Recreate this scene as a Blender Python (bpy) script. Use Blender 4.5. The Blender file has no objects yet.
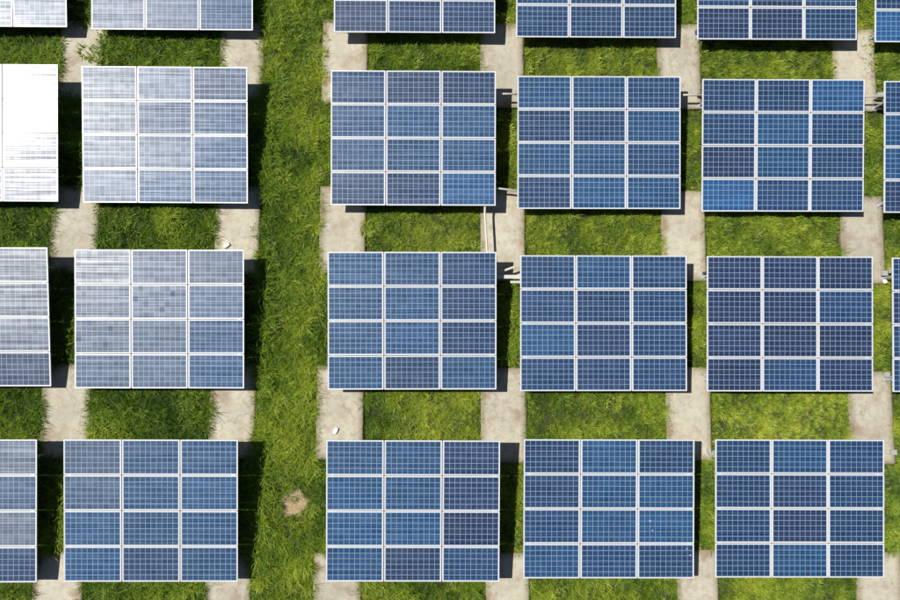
import bpy, math, random
import numpy as np
from mathutils import Vector, Matrix, Euler

S = bpy.context.scene
COL = S.collection
R = math.radians
rng = np.random.default_rng(7)
random.seed(7)

# ---------------------------------------------------------------- camera
cam = bpy.data.cameras.new('camera')
cam.sensor_width = 36.0
cam.lens = 616.4 / 900 * 36
cam.clip_end = 1000
camo = bpy.data.objects.new('camera', cam)
camo.location = (0, 0, 19.11)
camo.rotation_euler = (R(4.2714), R(-0.5395), R(0.083))
COL.objects.link(camo)
S.camera = camo

# ---------------------------------------------------------------- sky, sun, exposure
SUN = Vector((-0.6964, 0.2176, 1.0)).normalized()
w = bpy.data.worlds.new('World')
S.world = w
w.use_nodes = True
wn = w.node_tree
sky = wn.nodes.new('ShaderNodeTexSky')
sky.sky_type = 'NISHITA'
sky.sun_disc = False
sky.air_density = 0.75
sky.dust_density = 0.4
sky.sun_elevation = math.asin(SUN.z)
sky.sun_rotation = math.atan2(SUN.x, SUN.y)
wn.nodes['Background'].inputs[1].default_value = 0.05
wn.links.new(sky.outputs[0], wn.nodes['Background'].inputs[0])
sl = bpy.data.lights.new('sun', 'SUN')
sl.energy = 5.0
sl.angle = R(0.5)
sl.color = (1.0, 0.955, 0.88)
so = bpy.data.objects.new('sun', sl)
so.rotation_euler = SUN.to_track_quat('Z', 'Y').to_euler()
so.location = (-20, 6, 30)
COL.objects.link(so)
S.view_settings.view_transform = 'Standard'
S.view_settings.look = 'None'
S.view_settings.exposure = 0.30
S.view_settings.gamma = 1.0
S.view_settings.use_curve_mapping = False
S.cycles.max_bounces = 6
S.cycles.diffuse_bounces = 3


# ---------------------------------------------------------------- node helpers
class NT:
    def __init__(self, name):
        self.m = bpy.data.materials.new(name)
        self.m.use_nodes = True
        self.t = self.m.node_tree
        self.t.nodes.clear()
        self.out = self.t.nodes.new('ShaderNodeOutputMaterial')

    def n(self, kind, **kw):
        x = self.t.nodes.new('ShaderNode' + kind)
        for k, v in kw.items():
            setattr(x, k, v)
        return x

    def put(self, sock, v):
        if isinstance(v, bpy.types.NodeSocket):
            self.t.links.new(v, sock)
        else:
            if sock.type == 'RGBA' and not isinstance(v, (int, float)):
                v = tuple(v) + (1.0,) * (4 - len(v))
            sock.default_value = v

    def math(self, op, a, b=None, c=None, clamp=False):
        x = self.n('Math', operation=op, use_clamp=clamp)
        for i, v in enumerate((a, b, c)):
            if v is not None:
                self.put(x.inputs[i], v)
        return x.outputs[0]

    def mix(self, f, a, b, blend='MIX'):
        x = self.n('Mix', data_type='RGBA', blend_type=blend)
        self.put(x.inputs[0], f)
        self.put(x.inputs[6], a)
        self.put(x.inputs[7], b)
        return x.outputs[2]

    def noise(self, vec, scale, detail=3.0, rough=0.55):
        x = self.n('TexNoise')
        if vec is not None:
            self.put(x.inputs['Vector'], vec)
        x.inputs['Scale'].default_value = scale
        x.inputs['Detail'].default_value = detail
        x.inputs['Roughness'].default_value = rough
        return x.outputs[0]

    def ramp(self, f, stops):
        x = self.n('ValToRGB')
        self.put(x.inputs[0], f)
        el = x.color_ramp.elements
        while len(el) < len(stops):
            el.new(0.5)
        for e, (p, c) in zip(el, stops):
            e.position = p
            e.color = tuple(c) + (1,) if not isinstance(c, (int, float)) else (c, c, c, 1)
        return x.outputs[0]

    def rng(self, v, a, b, c, d):
        x = self.n('MapRange')
        for i, q in enumerate((v, a, b, c, d)):
            self.put(x.inputs[i], q)
        return x.outputs[0]

    def bsdf(self, **kw):
        x = self.n('BsdfPrincipled')
        for k, v in kw.items():
            self.put(x.inputs[k.replace('_', ' ')], v)
        self.t.links.new(x.outputs[0], self.out.inputs[0])
        return x


def simple(name, col, rough=0.5, metal=0.0, var=0.08, scale=9.0):
    k = NT(name)
    tc = k.n('TexCoord').outputs['Object']
    f = k.noise(tc, scale, 4)
    c = k.mix(f, [c * (1 - var) for c in col], [min(1, c * (1 + var)) for c in col])
    k.bsdf(Base_Color=c, Roughness=rough, Metallic=metal)
    return k.m


# ---------------------------------------------------------------- materials
def cell_material(name, col, patchy=False, spots=None, spec=0.47, line=0.95, streak=0.40):
    k = NT(name)
    uv = k.n('UVMap').outputs[0]
    sp = k.n('SeparateXYZ')
    k.put(sp.inputs[0], uv)
    u, v = sp.outputs[0], sp.outputs[1]
    rnd = k.n('ObjectInfo').outputs['Random']
    # gaps between the cells and the white backsheet border
    du = k.math('PINGPONG', u, 0.5)
    dv = k.math('PINGPONG', v, 0.5)
    gu = k.math('LESS_THAN', du, 0.038)
    gv = k.math('LESS_THAN', dv, 0.041)
    ou = k.math('GREATER_THAN', k.math('ABSOLUTE', k.math('SUBTRACT', u, 5.0)), 4.99)
    ov = k.math('GREATER_THAN', k.math('ABSOLUTE', k.math('SUBTRACT', v, 3.0)), 2.99)
    gap = k.math('MAXIMUM', k.math('MAXIMUM', gu, gv), k.math('MAXIMUM', ou, ov))
    border = k.math('MAXIMUM', ou, ov)
    bus = k.math('LESS_THAN', k.math('PINGPONG', k.math('ADD', k.math('MULTIPLY', v, 3.0), 0.5), 0.5), 0.075)
    # per cell shade
    ids = k.n('CombineXYZ')
    k.put(ids.inputs[0], k.math('FLOOR', u))
    k.put(ids.inputs[1], k.math('FLOOR', v))
    k.put(ids.inputs[2], k.math('MULTIPLY', rnd, 97.3))
    wn_ = k.n('TexWhiteNoise', noise_dimensions='3D')
    k.put(wn_.inputs['Vector'], ids.outputs[0])
    cellv = wn_.outputs['Value']
    sc = k.n('SeparateColor')
    k.put(sc.inputs[0], wn_.outputs['Color'])
    # crystal grain
    off = k.n('CombineXYZ')
    k.put(off.inputs[2], k.math('MULTIPLY', rnd, 31.7))
    va = k.n('VectorMath', operation='ADD')
    k.put(va.inputs[0], uv)
    k.put(va.inputs[1], off.outputs[0])
    vor = k.n('TexVoronoi')
    k.put(vor.inputs['Vector'], va.outputs[0])
    vor.inputs['Scale'].default_value = 6.0
    vs = k.n('SeparateColor')
    k.put(vs.inputs[0], vor.outputs['Color'])
    grain = k.rng(vs.outputs[0], 0, 1, 0.88, 1.12)
    # bands along the long side: streaks of reflected sun painted into the cells
    sv = k.n('CombineXYZ')
    k.put(sv.inputs[0], k.math('MULTIPLY', u, 0.045))
    k.put(sv.inputs[1], k.math('MULTIPLY', v, 3.6))
    k.put(sv.inputs[2], k.math('MULTIPLY', rnd, 53.0))
    st = k.noise(sv.outputs[0], 1.0, 2.0, 0.6)
    st = k.ramp(st, [(0.36, 0.0), (0.64, 1.0)])
    lum = k.math('MULTIPLY', k.rng(cellv, 0, 1, 0.86, 1.14), grain)
    lum = k.math('MULTIPLY', lum, k.rng(st, 0, 1, 0.80, 1.22))
    lum = k.math('MULTIPLY', lum, k.rng(rnd, 0, 1, 0.88, 1.14))
    c = k.mix(k.rng(sc.outputs[1], 0, 1, 0.0, 0.3), col, (col[0] * 1.5, col[1] * 0.92, col[2] * 0.95))
    ml = k.n('VectorMath', operation='SCALE')
    k.put(ml.inputs[0], c)
    k.put(ml.inputs['Scale'], lum)
    c = ml.outputs[0]
    c = k.mix(k.math('MULTIPLY', bus, 0.11), c, (0.35, 0.42, 0.52))
    big = k.noise(va.outputs[0], 0.35, 4.0)
    dust_glare = k.math('MULTIPLY', k.rng(big, 0.35, 0.75, 0.0, 1.0), 0.02)
    dust_glare = k.math('ADD', dust_glare, k.math('MULTIPLY', st, 0.018))  # thin dust film plus the painted streaks of reflected sun
    c = k.mix(dust_glare, c, (0.42, 0.40, 0.35))
    c = k.mix(k.math('MULTIPLY', gap, 0.66 * line), c, (0.30, 0.45, 0.62))
    c = k.mix(k.math('MULTIPLY', border, 0.5), c, (0.62, 0.66, 0.72))
    specv = k.math('MULTIPLY', k.rng(st, 0, 1, 1 - streak, 1 + streak), spec)
    specv = k.math('MULTIPLY', specv, k.rng(cellv, 0, 1, 0.86, 1.14))
    if patchy:
        hot = k.math('GREATER_THAN', sc.outputs[2], 0.93)
        specv = k.math('MULTIPLY', specv, k.rng(hot, 0, 1, 1.0, 0.62))
        c = k.mix(k.math('MULTIPLY', hot, 0.35), c, (0.012, 0.05, 0.13))
    if spots:
        tc = k.n('TexCoord').outputs['Object']
        acc = None
        nv = k.noise(tc, 40.0, 2)
        for (sx, sy, sr) in spots:
            d = k.n('VectorMath', operation='DISTANCE')
            k.put(d.inputs[0], tc)
            d.inputs[1].default_value = (sx, sy, 0)
            q = k.math('LESS_THAN', k.math('ADD', d.outputs['Value'], k.math('MULTIPLY', nv, 0.03)), sr + 0.015)
            acc = q if acc is None else k.math('MAXIMUM', acc, q)
        c = k.mix(k.math('MULTIPLY', acc, 0.65), c, (0.5, 0.52, 0.55))
    b = k.bsdf(Base_Color=c, Roughness=k.rng(st, 0, 1, 0.49, 0.46), Coat_Weight=0.15, Coat_Roughness=0.105)
    k.put(b.inputs['Specular IOR Level'], specv)
    k.put(b.inputs['Coat IOR'], 1.45)
    return k.m


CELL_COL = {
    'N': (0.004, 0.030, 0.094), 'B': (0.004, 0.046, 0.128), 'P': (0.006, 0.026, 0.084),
    'D': (0.005, 0.018, 0.066), 'K': (0.005, 0.060, 0.175), 'G': (0.020, 0.056, 0.125), 'W': (0.060, 0.088, 0.140),  # G and W are paled to carry the sun glare
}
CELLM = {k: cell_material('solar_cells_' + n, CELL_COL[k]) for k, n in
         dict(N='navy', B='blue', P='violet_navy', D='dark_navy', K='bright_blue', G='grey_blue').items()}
CELLM['G'] = cell_material('solar_cells_faint_glare', CELL_COL['G'], spec=0.60, streak=0.26)  # weaker sun glare put into a paler cell colour
CELLM['W'] = cell_material('solar_cells_glare', CELL_COL['W'], spec=0.80, streak=0.55)  # strong sun glare painted in as pale cells with bolder streaks
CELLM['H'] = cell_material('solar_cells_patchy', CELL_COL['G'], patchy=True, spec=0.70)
CELLM['S'] = cell_material('solar_cells_spotted', CELL_COL['B'], spots=[(-0.47, 0.16, 0.028), (-0.40, -0.12, 0.022)])
CELLM['T'] = cell_material('solar_cells_specked', CELL_COL['N'], spots=[(0.62, 0.36, 0.022), (0.72, 0.18, 0.024)])

M_FRAME = simple('anodised_aluminium', (0.64, 0.64, 0.64), 0.5, 0.1, 0.05, 3)
M_RAIL = simple('mill_aluminium_rail', (0.46, 0.47, 0.55), 0.5, 0.2, 0.06, 6)
M_STEEL = simple('galvanised_steel', (0.42, 0.43, 0.44), 0.5, 0.5, 0.2, 12)
M_CLAMP = simple('rusty_clamp', (0.36, 0.22, 0.12), 0.7, 0.2, 0.3, 60)
M_BACK = simple('panel_backsheet', (0.55, 0.55, 0.55), 0.6, 0, 0.05, 3)
M_PIPE = simple('white_conduit', (0.52, 0.50, 0.44), 0.45, 0.0, 0.1, 14)
M_BOX = simple('grey_plastic_box', (0.34, 0.34, 0.33), 0.5, 0.0, 0.12, 14)
M_DARKBOX = simple('dark_box', (0.035, 0.033, 0.03), 0.5, 0.0, 0.2, 14)
M_SCRAP = simple('white_plastic_scrap', (0.85, 0.83, 0.80), 0.5, 0.0, 0.08, 30)
M_CABLE = simple('black_cable', (0.02, 0.02, 0.02), 0.5, 0.0, 0.1, 30)


def concrete_material():
    k = NT('weathered_concrete')
    geo = k.n('NewGeometry').outputs['Position']
    tc = k.n('TexCoord').outputs['Object']
    rnd = k.n('ObjectInfo').outputs['Random']
    a = k.noise(geo, 0.9, 6, 0.65)
    b = k.noise(geo, 6.0, 6, 0.65)
    f = k.noise(geo, 45.0, 3, 0.7)
    c = k.mix(k.rng(a, 0.3, 0.7, 0, 1), (0.385, 0.356, 0.282), (0.515, 0.490, 0.400))
    c = k.mix(k.rng(b, 0.46, 0.66, 0, 0.5), c, (0.30, 0.245, 0.175))
    c = k.mix(k.rng(f, 0.50, 0.72, 0, 0.55), c, (0.22, 0.18, 0.13))
    # earth and moss creeping in from the rim of the slab
    uv = k.n('UVMap').outputs[0]
    sp = k.n('SeparateXYZ')
    k.put(sp.inputs[0], uv)
    ex = k.math('SUBTRACT', 1.0, k.math('ABSOLUTE', sp.outputs[0]))
    ey = k.math('SUBTRACT', 1.0, k.math('ABSOLUTE', sp.outputs[1]))
    e = k.math('MINIMUM', k.math('MULTIPLY', ex, 0.7), k.math('MULTIPLY', ey, 1.4))
    e = k.math('ADD', e, k.math('MULTIPLY', k.math('SUBTRACT', b, 0.5), 0.45))
    rim = k.rng(e, 0.22, 0.0, 0.0, 0.8)
    c = k.mix(rim, c, (0.20, 0.165, 0.085))
    stain = k.noise(geo, 1.7, 5, 0.6)
    c = k.mix(k.math('MULTIPLY', k.rng(stain, 0.52, 0.66, 0, 0.8), k.rng(e, 0.8, 0.1, 0.25, 1.0)), c, (0.25, 0.17, 0.11))
    # fine cracks
    vo = k.n('TexVoronoi', feature='DISTANCE_TO_EDGE')
    k.put(vo.inputs['Vector'], k.n('VectorMath', operation='ADD').outputs[0])
    ad = vo.inputs['Vector'].links[0].from_node
    k.put(ad.inputs[0], geo)
    nn = k.n('TexNoise')
    k.put(nn.inputs['Vector'], geo)
    nn.inputs['Scale'].default_value = 2.5
    k.put(ad.inputs[1], nn.outputs['Color'])
    vo.inputs['Scale'].default_value = 0.22
    crack = k.math('LESS_THAN', vo.outputs['Distance'], 0.0045)
    c = k.mix(k.math('MULTIPLY', crack, 0.25), c, (0.12, 0.10, 0.07))
    tone = k.rng(rnd, 0, 1, 0.90, 1.08)
    ml = k.n('VectorMath', operation='SCALE')
    k.put(ml.inputs[0], c)
    k.put(ml.inputs['Scale'], tone)
    bmp = k.n('Bump')
    bmp.inputs['Strength'].default_value = 0.35
    bmp.inputs['Distance'].default_value = 0.02
    k.put(bmp.inputs['Height'], k.math('ADD', b, k.math('MULTIPLY', f, 0.4)))
    k.bsdf(Base_Color=ml.outputs[0], Roughness=0.9, Normal=bmp.outputs[0])
    return k.m


def soil_material():
    k = NT('soil_and_thatch')
    geo = k.n('NewGeometry').outputs['Position']
    a = k.noise(geo, 0.25, 5)
    b = k.noise(geo, 14.0, 5, 0.7)
    c = k.mix(k.rng(b, 0.35, 0.7, 0, 1), (0.012, 0.018, 0.006), (0.060, 0.070, 0.020))
    c = k.mix(k.rng(a, 0.4, 0.65, 0, 0.5), c, (0.07, 0.06, 0.03))
    d = k.n('VectorMath', operation='DISTANCE')
    k.put(d.inputs[0], geo)
    d.inputs[1].default_value = (-4.57, -4.75, -0.08)
    dd = k.math('ADD', d.outputs['Value'], k.math('MULTIPLY', k.math('SUBTRACT', k.noise(geo, 4.0, 4), 0.5), 0.2))
    bare = k.rng(dd, 0.38, 0.62, 1.0, 0.0)
    earth = k.mix(k.rng(k.noise(geo, 12.0, 5, 0.7), 0.35, 0.7, 0, 1), (0.25, 0.18, 0.10), (0.45, 0.36, 0.21))
    c = k.mix(bare, c, earth)
    bmp = k.n('Bump')
    bmp.inputs['Strength'].default_value = 0.6
    bmp.inputs['Distance'].default_value = 0.05
    k.put(bmp.inputs['Height'], b)
    k.bsdf(Base_Color=c, Roughness=0.95, Normal=bmp.outputs[0])
    return k.m


def blade_material(name, dark, mid, yellow, straw):
    k = NT(name)
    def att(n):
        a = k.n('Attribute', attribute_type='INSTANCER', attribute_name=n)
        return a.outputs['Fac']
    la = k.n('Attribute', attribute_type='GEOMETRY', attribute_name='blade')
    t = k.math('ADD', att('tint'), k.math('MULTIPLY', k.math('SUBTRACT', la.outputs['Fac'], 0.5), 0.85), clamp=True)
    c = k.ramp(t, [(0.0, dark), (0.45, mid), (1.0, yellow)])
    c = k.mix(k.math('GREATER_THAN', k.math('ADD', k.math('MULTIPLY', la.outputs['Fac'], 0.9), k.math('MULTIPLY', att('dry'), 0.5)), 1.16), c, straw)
    b = k.n('BsdfPrincipled')
    k.put(b.inputs['Base Color'], c)
    b.inputs['Roughness'].default_value = 0.55
    b.inputs['Specular IOR Level'].default_value = 0.35
    tr = k.n('BsdfTranslucent')
    k.put(tr.inputs[0], c)
    mx = k.n('MixShader')
    mx.inputs[0].default_value = 0.28
    k.t.links.new(b.outputs[0], mx.inputs[1])
    k.t.links.new(tr.outputs[0], mx.inputs[2])
    k.t.links.new(mx.outputs[0], k.out.inputs[0])
    return k.m


M_CONC = concrete_material()
M_SOIL = soil_material()
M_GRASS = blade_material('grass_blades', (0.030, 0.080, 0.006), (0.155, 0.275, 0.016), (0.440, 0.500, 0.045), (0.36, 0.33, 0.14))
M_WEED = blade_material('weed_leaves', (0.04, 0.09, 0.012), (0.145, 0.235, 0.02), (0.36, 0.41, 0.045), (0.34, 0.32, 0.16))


# ---------------------------------------------------------------- mesh helpers
class MB:
    def __init__(self):
        self.v, self.f = [], []

    def add(self, vs, fs):
        b = len(self.v)
        self.v += [tuple(x) for x in vs]
        self.f += [tuple(b + i for i in q) for q in fs]

    def box(self, x0, x1, y0, y1, z0, z1, M=None):
        vs = [Vector((x, y, z)) for x in (x0, x1) for y in (y0, y1) for z in (z0, z1)]
        if M is not None:
            vs = [M @ q for q in vs]
        self.add(vs, [(0, 1, 3, 2), (4, 6, 7, 5), (0, 4, 5, 1), (2, 3, 7, 6), (0, 2, 6, 4), (1, 5, 7, 3)])

    def tube(self, pts, r, n=10):
        pts = [Vector(q) for q in pts]
        rings = []
        for i, q in enumerate(pts):
            d = (pts[min(i + 1, len(pts) - 1)] - pts[max(i - 1, 0)]).normalized()
            a = d.orthogonal().normalized()
            if abs(d.z) < 0.9:
                a = d.cross(Vector((0, 0, 1))).normalized()
            b = d.cross(a)
            rings.append([q + r * (math.cos(t) * a + math.sin(t) * b) for t in [2 * math.pi * k / n for k in range(n)]])
        vs = [p for rg in rings for p in rg]
        fs = []
        for i in range(len(pts) - 1):
            for k in range(n):
                fs.append((i * n + k, i * n + (k + 1) % n, (i + 1) * n + (k + 1) % n, (i + 1) * n + k))
        fs.append(tuple(range(n))[::-1])
        fs.append(tuple((len(pts) - 1) * n + k for k in range(n)))
        self.add(vs, fs)

    def mesh(self, name, mat):
        me = bpy.data.meshes.new(name)
        me.from_pydata(self.v, [], self.f)
        me.materials.append(mat)
        me.update()
        return me


def link(name, me, parent=None, loc=(0, 0, 0), rot=(0, 0, 0)):
    o = bpy.data.objects.new(name, me)
    COL.objects.link(o)
    if parent is not None:
        o.parent = parent
    o.location = loc
    o.rotation_euler = rot
    return o


def tag(o, label, cat, group=None):
    o['label'] = label
    o['category'] = cat
    if group:
        o['group'] = group
    return o


def vnoise(x, y, cell, seed):
    g = np.random.default_rng(seed).random((256, 256))
    u, v = np.asarray(x) / cell + 100.3, np.asarray(y) / cell + 100.7
    i, j = np.floor(u).astype(int), np.floor(v).astype(int)
    a, b = u - i, v - j
    a, b = a * a * (3 - 2 * a), b * b * (3 - 2 * b)
    i, j = i % 255, j % 255
    return (g[i, j] * (1 - a) + g[i + 1, j] * a) * (1 - b) + (g[i, j + 1] * (1 - a) + g[i + 1, j + 1] * a) * b


# ---------------------------------------------------------------- the ground
GZ = -0.08
n = 60
ax = np.concatenate([-np.geomspace(400, 30, 12), np.linspace(-24, 24, 97), np.geomspace(30, 400, 12)])
N = len(ax)
X, Y = np.meshgrid(ax, ax, indexing='ij')
Z = GZ + (vnoise(X, Y, 1.3, 3) - 0.5) * 0.03 - 0.01
me = bpy.data.meshes.new('grass_ground')
me.from_pydata(np.stack([X, Y, Z], -1).reshape(-1, 3).tolist(), [],
               [(i * N + j, (i + 1) * N + j, (i + 1) * N + j + 1, i * N + j + 1) for i in range(N - 1) for j in range(N - 1)])
me.materials.append(M_SOIL)
gnd = link('ground', me)
gnd['kind'] = 'structure'

# ---------------------------------------------------------------- concrete slabs under the ends of the arrays
PX = [(-12.29, -10.79), (-7.17, -5.78), (-3.91, -2.47), (1.13, 2.53), (6.83, 8.22), (12.50, 13.87)]
PY = [[(7.79, 10.38)] * 2 + [(7.70, 10.45)] + [(7.58, 10.38), (7.56, 10.38), (7.52, 10.25)],
      [(2.22, 5.00)] * 2 + [(2.17, 5.01), (2.03, 4.91), (2.04, 4.90), (1.96, 4.76)],
      [(-3.45, -0.55)] * 2 + [(-3.46, -0.60), (-3.56, -0.67), (-3.50, -0.65), (-3.60, -0.77)],
      [(-9.07, -6.16), (-9.08, -6.19), (-9.09, -6.23), (-9.10, -6.23), (-9.12, -6.15), (-9.14, -6.22)]]
PXo = {(3, 3): (1.27, 2.58), (3, 4): (7.05, 8.29)}
PADS = []
rowt = ['below the top arrays', 'below the second array row',
        'below the third array row', 'at the lower photo edge']
colt = ['left of the second array column', 'on the left side of the wide grass aisle',
        'on the right side of the wide grass aisle', 'first gap right of the aisle-side arrays',
        'second gap right of the aisle-side arrays', 'nearest the right photo edge']
rowt2 = ['under the top row', 'under the second row', 'under the third row', 'at the lower photo edge']
extra = {(1, 1): 'with a white scrap, left of the wide grass aisle', (2, 2): 'with a white scrap, right of the wide grass aisle',
         (1, 3): 'crossed by a thin white pipe running up the photo', (0, 2): 'stained brown by dry stalks, near the top of the aisle'}
for r in range(4):
    for c in range(6):
        x0, x1 = PXo.get((r, c), PX[c])
        y0, y1 = PY[r][c]
        PADS.append((x0, x1, y0, y1))
        cx, cy = (x0 + x1) / 2, (y0 + y1) / 2
        nx, ny = 24, 44
        vs, fs, uvs = [], [], []
        prng = random.Random(r * 10 + c)
        # slightly ragged rim
        e = [[prng.uniform(-0.012, 0.012) for _ in range(60)] for _ in range(4)]
        for i in range(nx + 1):
            for j in range(ny + 1):
                a, b = i / nx, j / ny
                x = x0 + (x1 - x0) * a + (e[0][j] if i == 0 else e[1][j] if i == nx else 0)
                y = y0 + (y1 - y0) * b + (e[2][i] if j == 0 else e[3][i] if j == ny else 0)
                edge = i in (0, nx) or j in (0, ny)
                z = -0.006 if edge else 0.004 * math.sin(3.1 * x + 1.7 * y + r) * 0.5
                vs.append((x - cx, y - cy, z))
        for i in range(nx):
            for j in range(ny):
                q = i * (ny + 1) + j
                fs.append((q, q + ny + 1, q + ny + 2, q + 1))
        ring = [i * (ny + 1) for i in range(nx + 1)] + [nx * (ny + 1) + j for j in range(1, ny + 1)] + \
               [i * (ny + 1) + ny for i in range(nx - 1, -1, -1)] + [j for j in range(ny - 1, 0, -1)]
        b = len(vs)
        for q in ring:
            vs.append((vs[q][0] * 1.004, vs[q][1] * 1.004, -0.16))
        m_ = len(ring)
        for k in range(m_):
            fs.append((ring[k], b + k, b + (k + 1) % m_, ring[(k + 1) % m_]))
        pm = bpy.data.meshes.new('slab')
        pm.from_pydata(vs, [], fs)
        pm.materials.append(M_CONC)
        ul = pm.uv_layers.new(name='UVMap')
        for lp in pm.loops:
            p = pm.vertices[lp.vertex_index].co
            ul.data[lp.index].uv = (2 * p.x / (x1 - x0), 2 * p.y / (y1 - y0))
        for p in pm.polygons:
            p.use_smooth = p.index < nx * ny
        o = link('concrete_slab', pm, None, (cx, cy, 0))
        ex = extra.get((r, c))
        lab = 'beige concrete slab, ' + (ex if ex else rowt[r] + ', ' + colt[c])
        ws = lab.split()
        if len(ws) > 16:
            lab = 'beige slab ' + (ex + ', ' + rowt2[r] + ' ' if ex else rowt[r] + ', ') + colt[c].replace('right of the aisle arrays', 'right of the aisle')
        tag(o, lab, 'concrete slab', 'concrete slabs under the ends of the solar arrays')['kind'] = 'thing'

# ---------------------------------------------------------------- solar arrays
LC = [4.156, 4.138, 4.108, 4.083, 4.073, 4.056]
W = 5.03
GX, GY, FW, FD = 0.032, 0.019, 0.024, 0.036
PW = (W - 2 * GX) / 3
_cache = {}


def panel_meshes(c, var):
    L = LC[c]
    ph = (L - 3 * GY) / 4
    if ('f', c) not in _cache:
        m = MB()
        hx, hy = PW / 2, ph / 2
        m.box(-hx, hx, -hy, -hy + FW, -FD, 0)
        m.box(-hx, hx, hy - FW, hy, -FD, 0)
        m.box(-hx, -hx + FW, -hy + FW, hy - FW, -FD, 0)
        m.box(hx - FW, hx, -hy + FW, hy - FW, -FD, 0)
        _cache[('f', c)] = m.mesh('panel_frame', M_FRAME)
        m = MB()
        m.box(-hx + FW, hx - FW, -hy + FW, hy - FW, -0.014, -0.009)
        _cache[('b', c)] = m.mesh('backsheet', M_BACK)
    if (var, c) not in _cache:
        x, y = PW / 2 - FW + 0.0, ph / 2 - FW + 0.0
        me = bpy.data.meshes.new('cells')
        me.from_pydata([(-x, -y, -0.004), (x, -y, -0.004), (x, y, -0.004), (-x, y, -0.004)], [], [(0, 1, 2, 3)])
        me.materials.append(CELLM[var])
        ul = me.uv_layers.new(name='UVMap')
        pu, pv = (x - 0.012) / 5, (y - 0.010) / 3
        for lp in me.loops:
            p = me.vertices[lp.vertex_index].co
            ul.data[lp.index].uv = (p.x / pu + 5, p.y / pv + 3)
        _cache[(var, c)] = me
    return _cache[('f', c)], _cache[(var, c)], _cache[('b', c)], ph


# x, y, height of the low edge, turn, tilt (degrees); panel shades row by row from the high edge
A = {
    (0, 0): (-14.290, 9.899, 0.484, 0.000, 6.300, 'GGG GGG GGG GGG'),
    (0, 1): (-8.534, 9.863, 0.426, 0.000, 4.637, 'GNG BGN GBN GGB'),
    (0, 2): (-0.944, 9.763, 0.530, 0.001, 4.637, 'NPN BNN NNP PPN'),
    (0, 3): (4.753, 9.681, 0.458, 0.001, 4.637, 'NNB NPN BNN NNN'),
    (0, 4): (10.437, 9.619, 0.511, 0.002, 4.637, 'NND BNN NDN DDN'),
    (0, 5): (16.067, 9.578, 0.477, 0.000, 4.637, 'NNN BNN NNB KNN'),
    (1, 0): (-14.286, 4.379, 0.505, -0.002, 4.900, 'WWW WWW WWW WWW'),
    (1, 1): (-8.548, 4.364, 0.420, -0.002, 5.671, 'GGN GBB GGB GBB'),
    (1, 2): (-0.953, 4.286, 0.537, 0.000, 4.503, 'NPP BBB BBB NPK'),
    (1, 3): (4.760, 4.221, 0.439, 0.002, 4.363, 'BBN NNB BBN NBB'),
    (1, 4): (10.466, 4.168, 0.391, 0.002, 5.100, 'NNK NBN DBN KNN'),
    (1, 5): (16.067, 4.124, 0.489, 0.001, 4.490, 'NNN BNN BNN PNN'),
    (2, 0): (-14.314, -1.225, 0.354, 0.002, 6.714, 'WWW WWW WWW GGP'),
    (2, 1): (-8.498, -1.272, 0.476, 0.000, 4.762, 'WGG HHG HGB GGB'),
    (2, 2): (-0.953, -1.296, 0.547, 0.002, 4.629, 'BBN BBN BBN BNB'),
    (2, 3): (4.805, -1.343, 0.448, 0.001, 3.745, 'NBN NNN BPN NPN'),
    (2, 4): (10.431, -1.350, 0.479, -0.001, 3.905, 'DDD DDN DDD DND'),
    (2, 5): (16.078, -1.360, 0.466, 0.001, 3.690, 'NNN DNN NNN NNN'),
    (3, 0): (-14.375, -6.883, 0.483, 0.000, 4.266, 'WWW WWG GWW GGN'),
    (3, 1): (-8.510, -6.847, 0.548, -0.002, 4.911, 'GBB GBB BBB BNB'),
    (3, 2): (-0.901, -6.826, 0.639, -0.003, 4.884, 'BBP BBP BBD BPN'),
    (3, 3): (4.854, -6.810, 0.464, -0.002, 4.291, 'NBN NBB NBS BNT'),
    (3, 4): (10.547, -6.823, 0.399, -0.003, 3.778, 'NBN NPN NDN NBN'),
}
ALAB = {
    (0, 0): 'glare-whitened solar array in the upper left corner of the photo',
    (0, 1): 'pale solar array at the upper photo edge, left of the wide grass aisle',
    (0, 2): 'solar array at the upper photo edge, right of the wide grass aisle',
    (0, 3): 'navy solar array at the upper photo edge, second right of the grass aisle',
    (0, 4): 'darkest solar array at the upper photo edge, third right of the grass aisle',
    (0, 5): 'solar array sliver with one brighter panel in the upper right corner',
    (1, 0): 'solar array blown out white by sun glare at the left photo edge',
    (1, 1): 'pale grey streaked solar array left of the aisle, second row from the top',
    (1, 2): 'blue solar array with brighter lower right panel, beside the aisle, second row',
    (1, 3): 'evenly blue solar array in the second row, above a litter-free grass bed',
    (1, 4): 'solar array with bright blue lower left and upper right panels',
    (1, 5): 'solar array sliver at the right photo edge, second row, beside a dark box',
    (2, 0): 'grey violet streaked solar array at the left photo edge, third row',
    (2, 1): 'pale solar array with odd dark square cells, third row left of the aisle',
    (2, 2): 'blue solar array in the third row, right beside the wide grass aisle',
    (2, 3): 'blue solar array in the third row, in the middle of three right of aisle',
    (2, 4): 'uniformly dark navy solar array in the third row near the right edge',
    (2, 5): 'solar array sliver at the right photo edge in the third row',
    (3, 0): 'streaked solar array in the lower left corner, cut by the photo edge',
    (3, 1): 'blue solar array with pale streaked left panels, bottom row left of the aisle',
    (3, 2): 'solar array in the bottom row beside the bare patch of the grass aisle',
    (3, 3): 'bottom row solar array with white droppings on its lower right panels',
    (3, 4): 'solar array in the lower right corner, last of the bottom row',
}
ALAB[(1, 3)] = 'evenly blue solar array in the second row, second right of the grass aisle'
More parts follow.
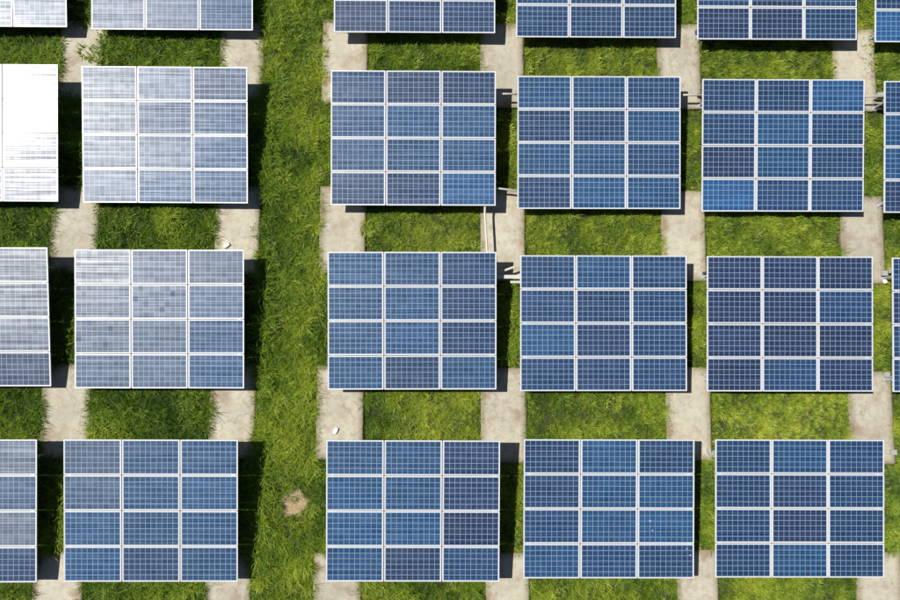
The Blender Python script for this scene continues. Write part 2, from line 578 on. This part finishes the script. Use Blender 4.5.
for (r, c), (x, y, zb, rz, tl, shades) in A.items():
    L = LC[c]
    t = R(tl)
    root = bpy.data.objects.new('solar_array', None)
    COL.objects.link(root)
    root.empty_display_size = 0.3
    root.location = (x, y, 0)
    root.rotation_euler = (0, 0, rz)
    tag(root, ALAB[(r, c)], 'solar array', 'solar arrays standing in rows on the grass')
    prng = random.Random(r * 17 + c)

    def P(u, v, d=0.0):          # point on the tilted table: u across, v up the slope, d above it
        return (u, v * math.cos(t) - d * math.sin(t), zb + v * math.sin(t) + d * math.cos(t))
    rows = shades.split()
    for i in range(4):
        for j in range(3):
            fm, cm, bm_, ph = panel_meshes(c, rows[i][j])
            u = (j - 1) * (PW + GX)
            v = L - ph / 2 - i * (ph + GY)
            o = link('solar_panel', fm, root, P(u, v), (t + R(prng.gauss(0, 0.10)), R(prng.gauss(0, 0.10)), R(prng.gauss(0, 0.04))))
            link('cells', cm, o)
            link('backsheet', bm_, o)
    # rails up the slope below the joints, cross beams, legs
    key = ('rail', c)
    if key not in _cache:
        m = MB(); m.box(-0.042, 0.042, 0.02, L - 0.02, -0.045, 0); _cache[key] = m.mesh('rail', M_RAIL)
        m = MB(); m.box(-0.024, 0.024, -0.016, 0.016, -0.004, 0.006); m.box(-0.008, 0.008, -0.008, 0.008, 0.006, 0.014)
        _cache['clamp'] = m.mesh('clamp', M_CLAMP)
        m = MB()
        m.box(-W / 2 + 0.06, W / 2 - 0.06, -0.03, 0.03, -0.004, 0)
        m.box(-W / 2 + 0.06, W / 2 - 0.06, -0.03, -0.026, -0.08, -0.004)
        m.box(-W / 2 + 0.06, W / 2 - 0.06, -0.0259, 0.03, -0.08, -0.076)
        _cache['beam'] = m.mesh('crossbeam', M_STEEL)
    for u in (-(PW + GX) / 2, (PW + GX) / 2):
        link('rail', _cache[key], root, P(u, 0, -FD - 0.004), (t, 0, 0))
        for i in range(1, 4):
            v = L - i * (ph + GY) + GY / 2
            link('clamp', _cache['clamp'], root, P(u, v, -0.001), (t, 0, 0))
    for u in (-W / 2 + 0.16, W / 2 - 0.16):
        link('rail', _cache[key], root, P(u, 0, -FD - 0.004), (t, 0, 0))
    zoff = -FD - 0.004 - 0.045 - 0.002
    for v in (0.34, L - 0.55):
        link('crossbeam', _cache['beam'], root, P(0, v, zoff), (t, 0, 0))
        pl = [p for p in PX if p[0] < x - W / 2 + 1.0 and p[1] > x - W / 2 - 0.1]
        pr = [p for p in PX if p[0] < x + W / 2 + 0.1 and p[1] > x + W / 2 - 1.0]
        lx = max(-W / 2 + 0.22, (pl[0][0] + 0.14 - x) if pl else -9)
        rx = min(W / 2 - 0.22, (pr[0][1] - 0.14 - x) if pr else 9)
        for u in (lx, rx):
            top = P(u, v, zoff - 0.084)
            h = top[2]
            m = MB()
            m.box(-0.03, 0.03, -0.03, -0.024, 0.010, h)
            m.box(-0.03, -0.024, -0.0239, 0.03, 0.010, h)
            lg = link('leg', m.mesh('leg', M_STEEL), root, (u, top[1], 0.0))
            m = MB()
            m.box(-0.10, 0.10, -0.10, 0.10, 0.002, 0.010)
            for sx in (-0.07, 0.07):
                for sy in (-0.07, 0.07):
                    m.tube([(sx, sy, 0.010), (sx, sy, 0.035)], 0.011, 6)
            link('foot_plate', m.mesh('foot_plate', M_STEEL), lg)

# ---------------------------------------------------------------- conduits, beams and boxes between the arrays
def pipe(name, pts, r, mat, label, cat, group=None):
    o0 = Vector(pts[0])
    m = MB()
    m.tube([Vector(p) - o0 for p in pts], r)
    o = link(name, m.mesh(name, mat), None, o0)
    for q in o.data.polygons:
        q.use_smooth = len(q.vertices) == 4
    return tag(o, label, cat, group)


def bar(name, a, b, wd, th, mat, label, cat, group=None):
    a, b = Vector(a), Vector(b)
    d = b - a
    m = MB()
    M = Matrix.Rotation(math.atan2(d.y, d.x), 4, 'Z') @ Matrix.Rotation(-math.atan2(d.z, d.xy.length), 4, 'Y')
    ln = d.length
    m.box(0, ln, -wd / 2, wd / 2, 0, 0.006, M)
    m.box(0, ln, -wd / 2, -wd / 2 + 0.006, -th, 0, M)
    m.box(0, ln, wd / 2 - 0.006, wd / 2, -th, 0, M)
    o = link(name, m.mesh(name, mat), None, a)
    o['kind'] = 'thing'
    return tag(o, label, cat, group)


g = 'white pipes bridging the gaps between arrays'
pipe('conduit_pipe', [(1.2, 7.84, 0.45), (2.4, 7.84, 0.45)], 0.033, M_PIPE,
     'thin white pipe bridging the first gap right of the aisle arrays, second row', 'pipe', g)
pipe('conduit_pipe', [(7.0, 7.84, 0.44), (8.2, 7.84, 0.44)], 0.033, M_PIPE,
     'thin white pipe bridging the second gap right of the aisle arrays, second row', 'pipe', g)
pipe('conduit_pipe', [(12.7, 7.83, 0.44), (13.9, 7.82, 0.44)], 0.030, M_PIPE,
     'thin pipe running to the dark box near the upper right photo edge', 'pipe', g)
pipe('conduit_pipe', [(1.25, 4.45, 0.46), (1.24, 4.1, 0.43), (1.31, 2.8, 0.42), (1.33, 2.4, 0.44)], 0.032, M_PIPE,
     'thin upright white pipe over a slab between two arrays beside the aisle', 'pipe')
pipe('conduit_pipe', [(1.3, 4.90, 0.40), (1.63, 4.86, 0.40), (2.6, 4.76, 0.36)], 0.032, M_PIPE,
     'short white pipe leaving the bright blue corner panel rightwards', 'pipe')
g = 'steel beams in the gap of the third row'
bar('steel_beam', (1.3, 2.11, 0.44), (2.6, 2.11, 0.44), 0.11, 0.05, M_PIPE,
    'wide white beam bridging the gap beside the third row aisle array', 'beam', g)
bar('steel_beam', (2.02, 1.96, 0.35), (2.6, 1.96, 0.35), 0.07, 0.04, M_PIPE,
    'short white beam just below the wide beam of the third row gap', 'beam', g)
bar('steel_beam', (1.78, 2.29, 0.42), (2.14, 2.42, 0.42), 0.06, 0.03, M_PIPE,
    'stubby slanting white brace above the wide beam of the third row gap', 'beam', g)


def jbox(x, y, z, sx, sy, sz, label, mat=M_BOX, rot=0, name='junction_box', group='junction boxes on the slabs'):
    root = bpy.data.objects.new(name, None)
    COL.objects.link(root)
    root.location = (x, y, 0)
    root.rotation_euler = (0, 0, rot)
    root.empty_display_size = 0.1
    tag(root, label, 'junction box', group)
    m = MB()
    m.box(-sx / 2, sx / 2, -sy / 2, sy / 2, z, z + sz)
    link('box_body', m.mesh('box_body', mat), root)
    m = MB()
    m.box(-sx / 2 - 0.006, sx / 2 + 0.006, -sy / 2 - 0.006, sy / 2 + 0.006, z + sz, z + sz + 0.012)
    for ax_ in (-1, 1):
        for ay in (-1, 1):
            m.tube([(ax_ * (sx / 2 - .015), ay * (sy / 2 - .015), z + sz + 0.012), (ax_ * (sx / 2 - .015), ay * (sy / 2 - .015), z + sz + 0.018)], 0.007, 6)
    link('box_lid', m.mesh('box_lid', mat), root)
    if z > 0.05:
        m = MB()
        m.box(-0.02, 0.02, -0.02, 0.02, 0, z)
        link('post', m.mesh('post', M_STEEL), root)
    return root


jbox(13.74, 7.90, 0.26, 0.20, 0.17, 0.10, 'grey box between slab and sliver array near the upper right corner')
jbox(13.90, 7.58, 0.06, 0.24, 0.12, 0.10, 'dark box in a gap near the upper right corner, under a bar', M_DARKBOX)
bar('steel_beam', (13.62, 7.70, 0.24), (14.1, 7.70, 0.24), 0.06, 0.03, M_STEEL,
    'short pale bar beside the dark box near the upper right corner', 'beam')
jbox(13.93, 2.36, 0.20, 0.24, 0.17, 0.12, 'pale grey box beside the right edge sliver array of the third row')
jbox(13.72, 2.28, 0.10, 0.15, 0.14, 0.06, 'small low grey box left of the pale box at the right edge', M_BOX)
jbox(13.70, -0.86, 0.0, 0.14, 0.14, 0.06, 'small grey box on the slab below the right edge sliver array')
jbox(13.74, -3.22, 0.05, 0.16, 0.14, 0.07, 'small grey box at the right photo edge above the bottom row')
jbox(8.08, -0.88, 0.0, 0.12, 0.12, 0.05, 'small grey box on the slab left of the dark navy array')
jbox(8.10, -3.18, 0.0, 0.12, 0.12, 0.05, 'small grey box on the slab left of the lower right array')
jbox(8.12, 10.08, 0.0, 0.10, 0.14, 0.07, 'small dark box on the slab under the darkest top array', M_DARKBOX)
jbox(8.12, 7.98, 0.0, 0.09, 0.10, 0.08, 'small dark box at the slab end beside the two-bright-panel array', M_DARKBOX)
jbox(8.14, 2.28, 0.0, 0.12, 0.07, 0.06, 'small dark box at the slab end left of the navy array', M_DARKBOX)
jbox(2.44, -0.92, 0.0, 0.10, 0.10, 0.05, 'small grey box on the slab between the two middle third row arrays')


def scrap(x, y, rz, sx, sy, label, name='plastic_scrap'):
    m = MB()
    prng = random.Random(int(x * 100))
    k = 10
    top = []
    for i in range(k):
        a = 2 * math.pi * i / k
        rr = 1 + prng.uniform(-0.12, 0.12)
        top.append((sx * max(-0.5, min(0.5, 0.62 * math.cos(a))) * rr, sy * max(-0.5, min(0.5, 0.62 * math.sin(a))) * rr))
    vs = [(p[0], p[1], 0.01) for p in top] + [(p[0] * 0.9, p[1] * 0.9, 0.05 + prng.uniform(0, 0.02)) for p in top]
    fs = [(i, (i + 1) % k, k + (i + 1) % k, k + i) for i in range(k)] + [tuple(range(k, 2 * k))]
    m.add(vs, fs)
    o = link(name, m.mesh(name, M_SCRAP), None, (x, y, 0), (0, 0, rz))
    return tag(o, label, 'litter', 'white scraps lying on the slabs')


scrap(-6.78, 3.12, 0.55, 0.21, 0.12, 'white plastic scrap on the slab left of the grass aisle')
scrap(-3.31, -2.58, 1.1, 0.21, 0.12, 'white plastic scrap on the slab right of the grass aisle')
scrap(13.80, 2.04, 0.2, 0.10, 0.13, 'small white scrap at the slab end near the right photo edge')

# ---------------------------------------------------------------- grass
src = bpy.data.collections.new('grass_clumps')


def clump(name, nb, spread, hmin, hmax, wd, lean, mat, seed, seg=3, leaf=False):
    g = np.random.default_rng(seed)
    vs, fs, at = [], [], []
    for _ in range(nb):
        a = g.uniform(0, 2 * math.pi)
        rr = spread * math.sqrt(g.random())
        bx, by = rr * math.cos(a), rr * math.sin(a)
        d = a + g.normal(0, 0.9)
        h = g.uniform(hmin, hmax)
        le = lean * h * g.uniform(0.4, 1.3)
        w_ = wd * g.uniform(0.7, 1.3)
        px, py = -math.sin(d), math.cos(d)
        col = g.random()
        b0 = len(vs)
        for s in range(seg + 1):
            f = s / seg
            ww = w_ * ((1 - f) ** 0.7 if not leaf else math.sin(math.pi * min(0.97, 0.12 + 0.85 * f)))
            cx = bx + math.cos(d) * le * f ** 1.6
            cy = by + math.sin(d) * le * f ** 1.6
            cz = h * (f - 0.35 * f * f * min(1.0, lean))
            if s == seg and not leaf:
                vs.append((cx, cy, cz)); at.append(col)
            else:
                vs.append((cx - px * ww / 2, cy - py * ww / 2, cz)); at.append(col)
                vs.append((cx + px * ww / 2, cy + py * ww / 2, cz + 0.2 * ww)); at.append(col)
        for s in range(seg):
            i = b0 + 2 * s
            if s == seg - 1 and not leaf:
                fs.append((i, i + 1, i + 2))
            else:
                fs.append((i, i + 1, i + 3, i + 2))
    me = bpy.data.meshes.new(name)
    me.from_pydata(vs, [], fs)
    a = me.attributes.new('blade', 'FLOAT', 'POINT')
    a.data.foreach_set('value', np.array(at, dtype=np.float32))
    me.materials.append(mat)
    o = bpy.data.objects.new(name, me)
    src.objects.link(o)


# names sort alphabetically: 0-3 lawn, 4-5 long grass, 6-7 broad leaves
for i in range(4):
    clump('clump_a%d' % i, 56, 0.11, 0.05, 0.17, 0.0125, 0.75, M_GRASS, 10 + i)
for i in range(2):
    clump('clump_b%d' % i, 40, 0.10, 0.12, 0.32, 0.016, 0.85, M_GRASS, 20 + i, 4)
for i in range(2):
    clump('clump_c%d' % i, 34, 0.12, 0.06, 0.18, 0.028, 0.9, M_WEED, 30 + i, 3, True)


def scatter(x0, x1, y0, y1, dens, seed):
    g = np.random.default_rng(seed)
    k = int((x1 - x0) * (y1 - y0) * dens)
    return g.uniform(x0, x1, k), g.uniform(y0, y1, k)


xs, ys = scatter(-19, 19, -13, 16, 118, 1)
keep = np.ones(len(xs), bool)
pad_edge = np.zeros(len(xs))
for (x0, x1, y0, y1) in PADS:
    d = np.minimum(np.minimum(xs - x0, x1 - xs), np.minimum(ys - y0, y1 - ys))
    jit = (vnoise(xs, ys, 0.35, 91) - 0.48) * 0.34       # some tufts creep over the rim
    keep &= d < np.maximum(-0.015, jit)
bp = np.hypot(xs + 4.57, ys + 4.75) + (vnoise(xs, ys, 0.25, 5) - 0.5) * 0.2
keep &= (bp > 0.46) | (rng.random(len(xs)) < 0.05)
under = np.zeros(len(xs), bool)
for (r, c), a in A.items():
    under |= (np.abs(xs - a[0]) < 2.1) & (ys > a[1] + 0.5) & (ys < a[1] + 3.7)
keep &= (~under) | (rng.random(len(xs)) < 0.35)
xs, ys = xs[keep], ys[keep]
k = len(xs)
big = vnoise(xs, ys, 1.6, 11)
mid_ = vnoise(xs, ys, 0.45, 12)
sm = vnoise(xs, ys, 0.16, 13)
lush = np.clip((2.0 - xs) / 12.0, 0, 1)                   # the left of the field is taller and darker
aisle = ((xs > -5.8) & (xs < -3.9)).astype(float)
tint = 0.50 - 0.22 * lush + 0.45 * (big - 0.5) + 0.45 * (mid_ - 0.5) + 0.25 * (sm - 0.5) + rng.normal(0, 0.09, k)
tint += 0.10 * aisle + 0.30 * (vnoise(xs, ys, 0.28, 15) - 0.5)
ylw = np.exp(-(((xs + 0.4) / 1.5) ** 2 + ((ys - 3.3) / 1.0) ** 2)) + 0.8 * np.exp(-(((xs + 0.2) / 1.5) ** 2 + ((ys + 2.2) / 1.0) ** 2))
ylw += 0.7 * np.exp(-(((xs - 10.5) / 2.0) ** 2 + ((ys + 2.4) / 1.0) ** 2))
tint += 0.28 * ylw
tint = np.clip(tint, 0.02, 1)
dry = np.clip(rng.random(k) * 0.7 + 0.4 * ylw + 0.3 * np.exp(-((bp[keep] - 0.5) / 0.25) ** 2), 0, 1)
scl = (0.75 + 0.55 * mid_ + 0.3 * sm) * (0.78 + 0.30 * lush) * (1 - 0.22 * np.clip(ylw, 0, 1)) * rng.uniform(0.8, 1.2, k) * 0.86
kind = rng.integers(0, 4, k)
pl = rng.random(k)
longp = 0.12 + 0.22 * lush * (big > 0.42) + 0.10 * (mid_ > 0.6)
kind = np.where(pl < longp, 4 + rng.integers(0, 2, k), kind)
kind = np.where((pl > 0.93) | ((pl > 0.55) & (vnoise(xs, ys, 0.6, 77) > 0.74)), 6 + rng.integers(0, 2, k), kind)
pts = [np.stack([xs, ys, np.full(k, GZ - 0.015)], -1)]
tints, drys, scls, kinds = [tint], [dry], [scl], [kind]


def tufts(px, py, sc_, tn, kd, dr=0.3):
    q = len(px)
    pts.append(np.stack([px, py, np.full(q, GZ - 0.01)], -1))
    tints.append(np.full(q, tn) + rng.normal(0, 0.08, q))
    drys.append(np.full(q, dr))
    scls.append(sc_ * rng.uniform(0.7, 1.25, q))
    kinds.append(kd)


# tall weeds along the shaded left rim of the aisle
for (r, c) in ((0, 1), (1, 1), (2, 1), (3, 1)):
    q = 70
    yy = A[(r, 1)][1] + rng.uniform(0.2, 4.2, q)
    xx = -5.55 + rng.normal(0, 0.15, q)
    tufts(xx, yy, 1.30, 0.42, 4 + rng.integers(0, 2, q), 0.45)
# tufts hanging over the slab rims
for (x0, x1, y0, y1) in PADS:
    m_ = (x0 + x1) / 2
    nl = 26 if m_ < -5 else 12
    yy = rng.uniform(y0, y1, nl)
    if m_ < -5 or m_ > 0:
        tufts(np.full(nl, x0 - 0.03) + rng.normal(0, 0.03, nl), yy, 0.95 if m_ < -5 else 0.65, 0.3, 4 + rng.integers(0, 2, nl), 0.4)
    nr = 12
    tufts(np.full(nr, x1 + 0.04) + rng.normal(0, 0.03, nr), rng.uniform(y0, y1, nr), 0.6, 0.5, rng.integers(0, 4, nr), 0.4)
# dry stalks beside the two slabs right of the aisle
for (yc, dyy) in ((9.0, 1.2), (-2.0, 1.3), (3.6, 1.2)):
    q = 40 if yc == 9.0 else 16
    tufts(-3.92 + np.abs(rng.normal(0, 0.12, q)), yc + rng.uniform(-dyy, dyy, q), 0.55, 0.9, 4 + rng.integers(0, 2, q), 1.0)
# a leafy weed in the gap left of the patchy array, another at the near top slab
tufts(-10.75 + rng.normal(0, 0.16, 16), -0.15 + rng.normal(0, 0.25, 16), 1.3, 0.55, 4 + rng.integers(0, 2, 16))
tufts(-10.9 + rng.normal(0, 0.22, 30), 9.3 + rng.normal(0, 0.45, 30), 1.2, 0.62, 6 + rng.integers(0, 2, 30))
tufts(1.85 + rng.normal(0, 0.14, 12), -0.15 + rng.normal(0, 0.10, 12), 1.1, 0.45, 4 + rng.integers(0, 2, 12))
tufts(8.3 + rng.normal(0, 0.1, 10), 8.6 + rng.normal(0, 0.5, 10), 0.7, 0.7, 6 + rng.integers(0, 2, 10))
tufts(13.85 + rng.normal(0, 0.14, 26), 9.0 + rng.normal(0, 0.5, 26), 0.9, 0.65, 6 + rng.integers(0, 2, 26))
# rougher, thinner grass beyond the arrays
fx, fy = scatter(-40, 40, -34, 40, 9, 4)
kk = ~((np.abs(fx) < 19) & (fy > -13) & (fy < 16))
fx, fy = fx[kk], fy[kk]
tufts(fx, fy, 2.0, 0.45, rng.integers(0, 6, len(fx)))

P3 = np.concatenate(pts)
K = len(P3)
gm = bpy.data.meshes.new('grass')
gm.vertices.add(K)
gm.vertices.foreach_set('co', P3.astype(np.float32).ravel())


def fattr(name, arr, typ='FLOAT'):
    a = gm.attributes.new(name, typ, 'POINT')
    a.data.foreach_set('value' if typ != 'FLOAT_VECTOR' else 'vector', arr)


fattr('tint', np.clip(np.concatenate(tints), 0, 1).astype(np.float32))
fattr('dry', np.concatenate(drys).astype(np.float32))
fattr('scl', np.concatenate(scls).astype(np.float32))
fattr('kind_index', np.concatenate(kinds).astype(np.int32), 'INT')
rot = np.stack([rng.normal(0, 0.12, K), rng.normal(0, 0.12, K), rng.uniform(0, 6.283, K)], -1).astype(np.float32)
fattr('rot', rot.ravel(), 'FLOAT_VECTOR')
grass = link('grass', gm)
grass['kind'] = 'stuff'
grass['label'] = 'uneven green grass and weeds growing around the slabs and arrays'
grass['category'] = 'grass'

ng = bpy.data.node_groups.new('grow_grass', 'GeometryNodeTree')
ng.interface.new_socket('Geometry', in_out='INPUT', socket_type='NodeSocketGeometry')
ng.interface.new_socket('Geometry', in_out='OUTPUT', socket_type='NodeSocketGeometry')
gi, go = ng.nodes.new('NodeGroupInput'), ng.nodes.new('NodeGroupOutput')
iop = ng.nodes.new('GeometryNodeInstanceOnPoints')
ci = ng.nodes.new('GeometryNodeCollectionInfo')
ci.inputs[0].default_value = src
ci.inputs[1].default_value = True
ci.inputs[2].default_value = True


def named(n_, typ):
    a = ng.nodes.new('GeometryNodeInputNamedAttribute')
    a.data_type = typ
    a.inputs[0].default_value = n_
    return a.outputs[0]


L_ = ng.links
L_.new(gi.outputs[0], iop.inputs['Points'])
L_.new(ci.outputs[0], iop.inputs['Instance'])
iop.inputs['Pick Instance'].default_value = True
L_.new(named('kind_index', 'INT'), iop.inputs['Instance Index'])
L_.new(named('rot', 'FLOAT_VECTOR'), iop.inputs['Rotation'])
L_.new(named('scl', 'FLOAT'), iop.inputs['Scale'])
L_.new(iop.outputs[0], go.inputs[0])
md = grass.modifiers.new('grow', 'NODES')
md.node_group = ng
print('grass clumps', K)
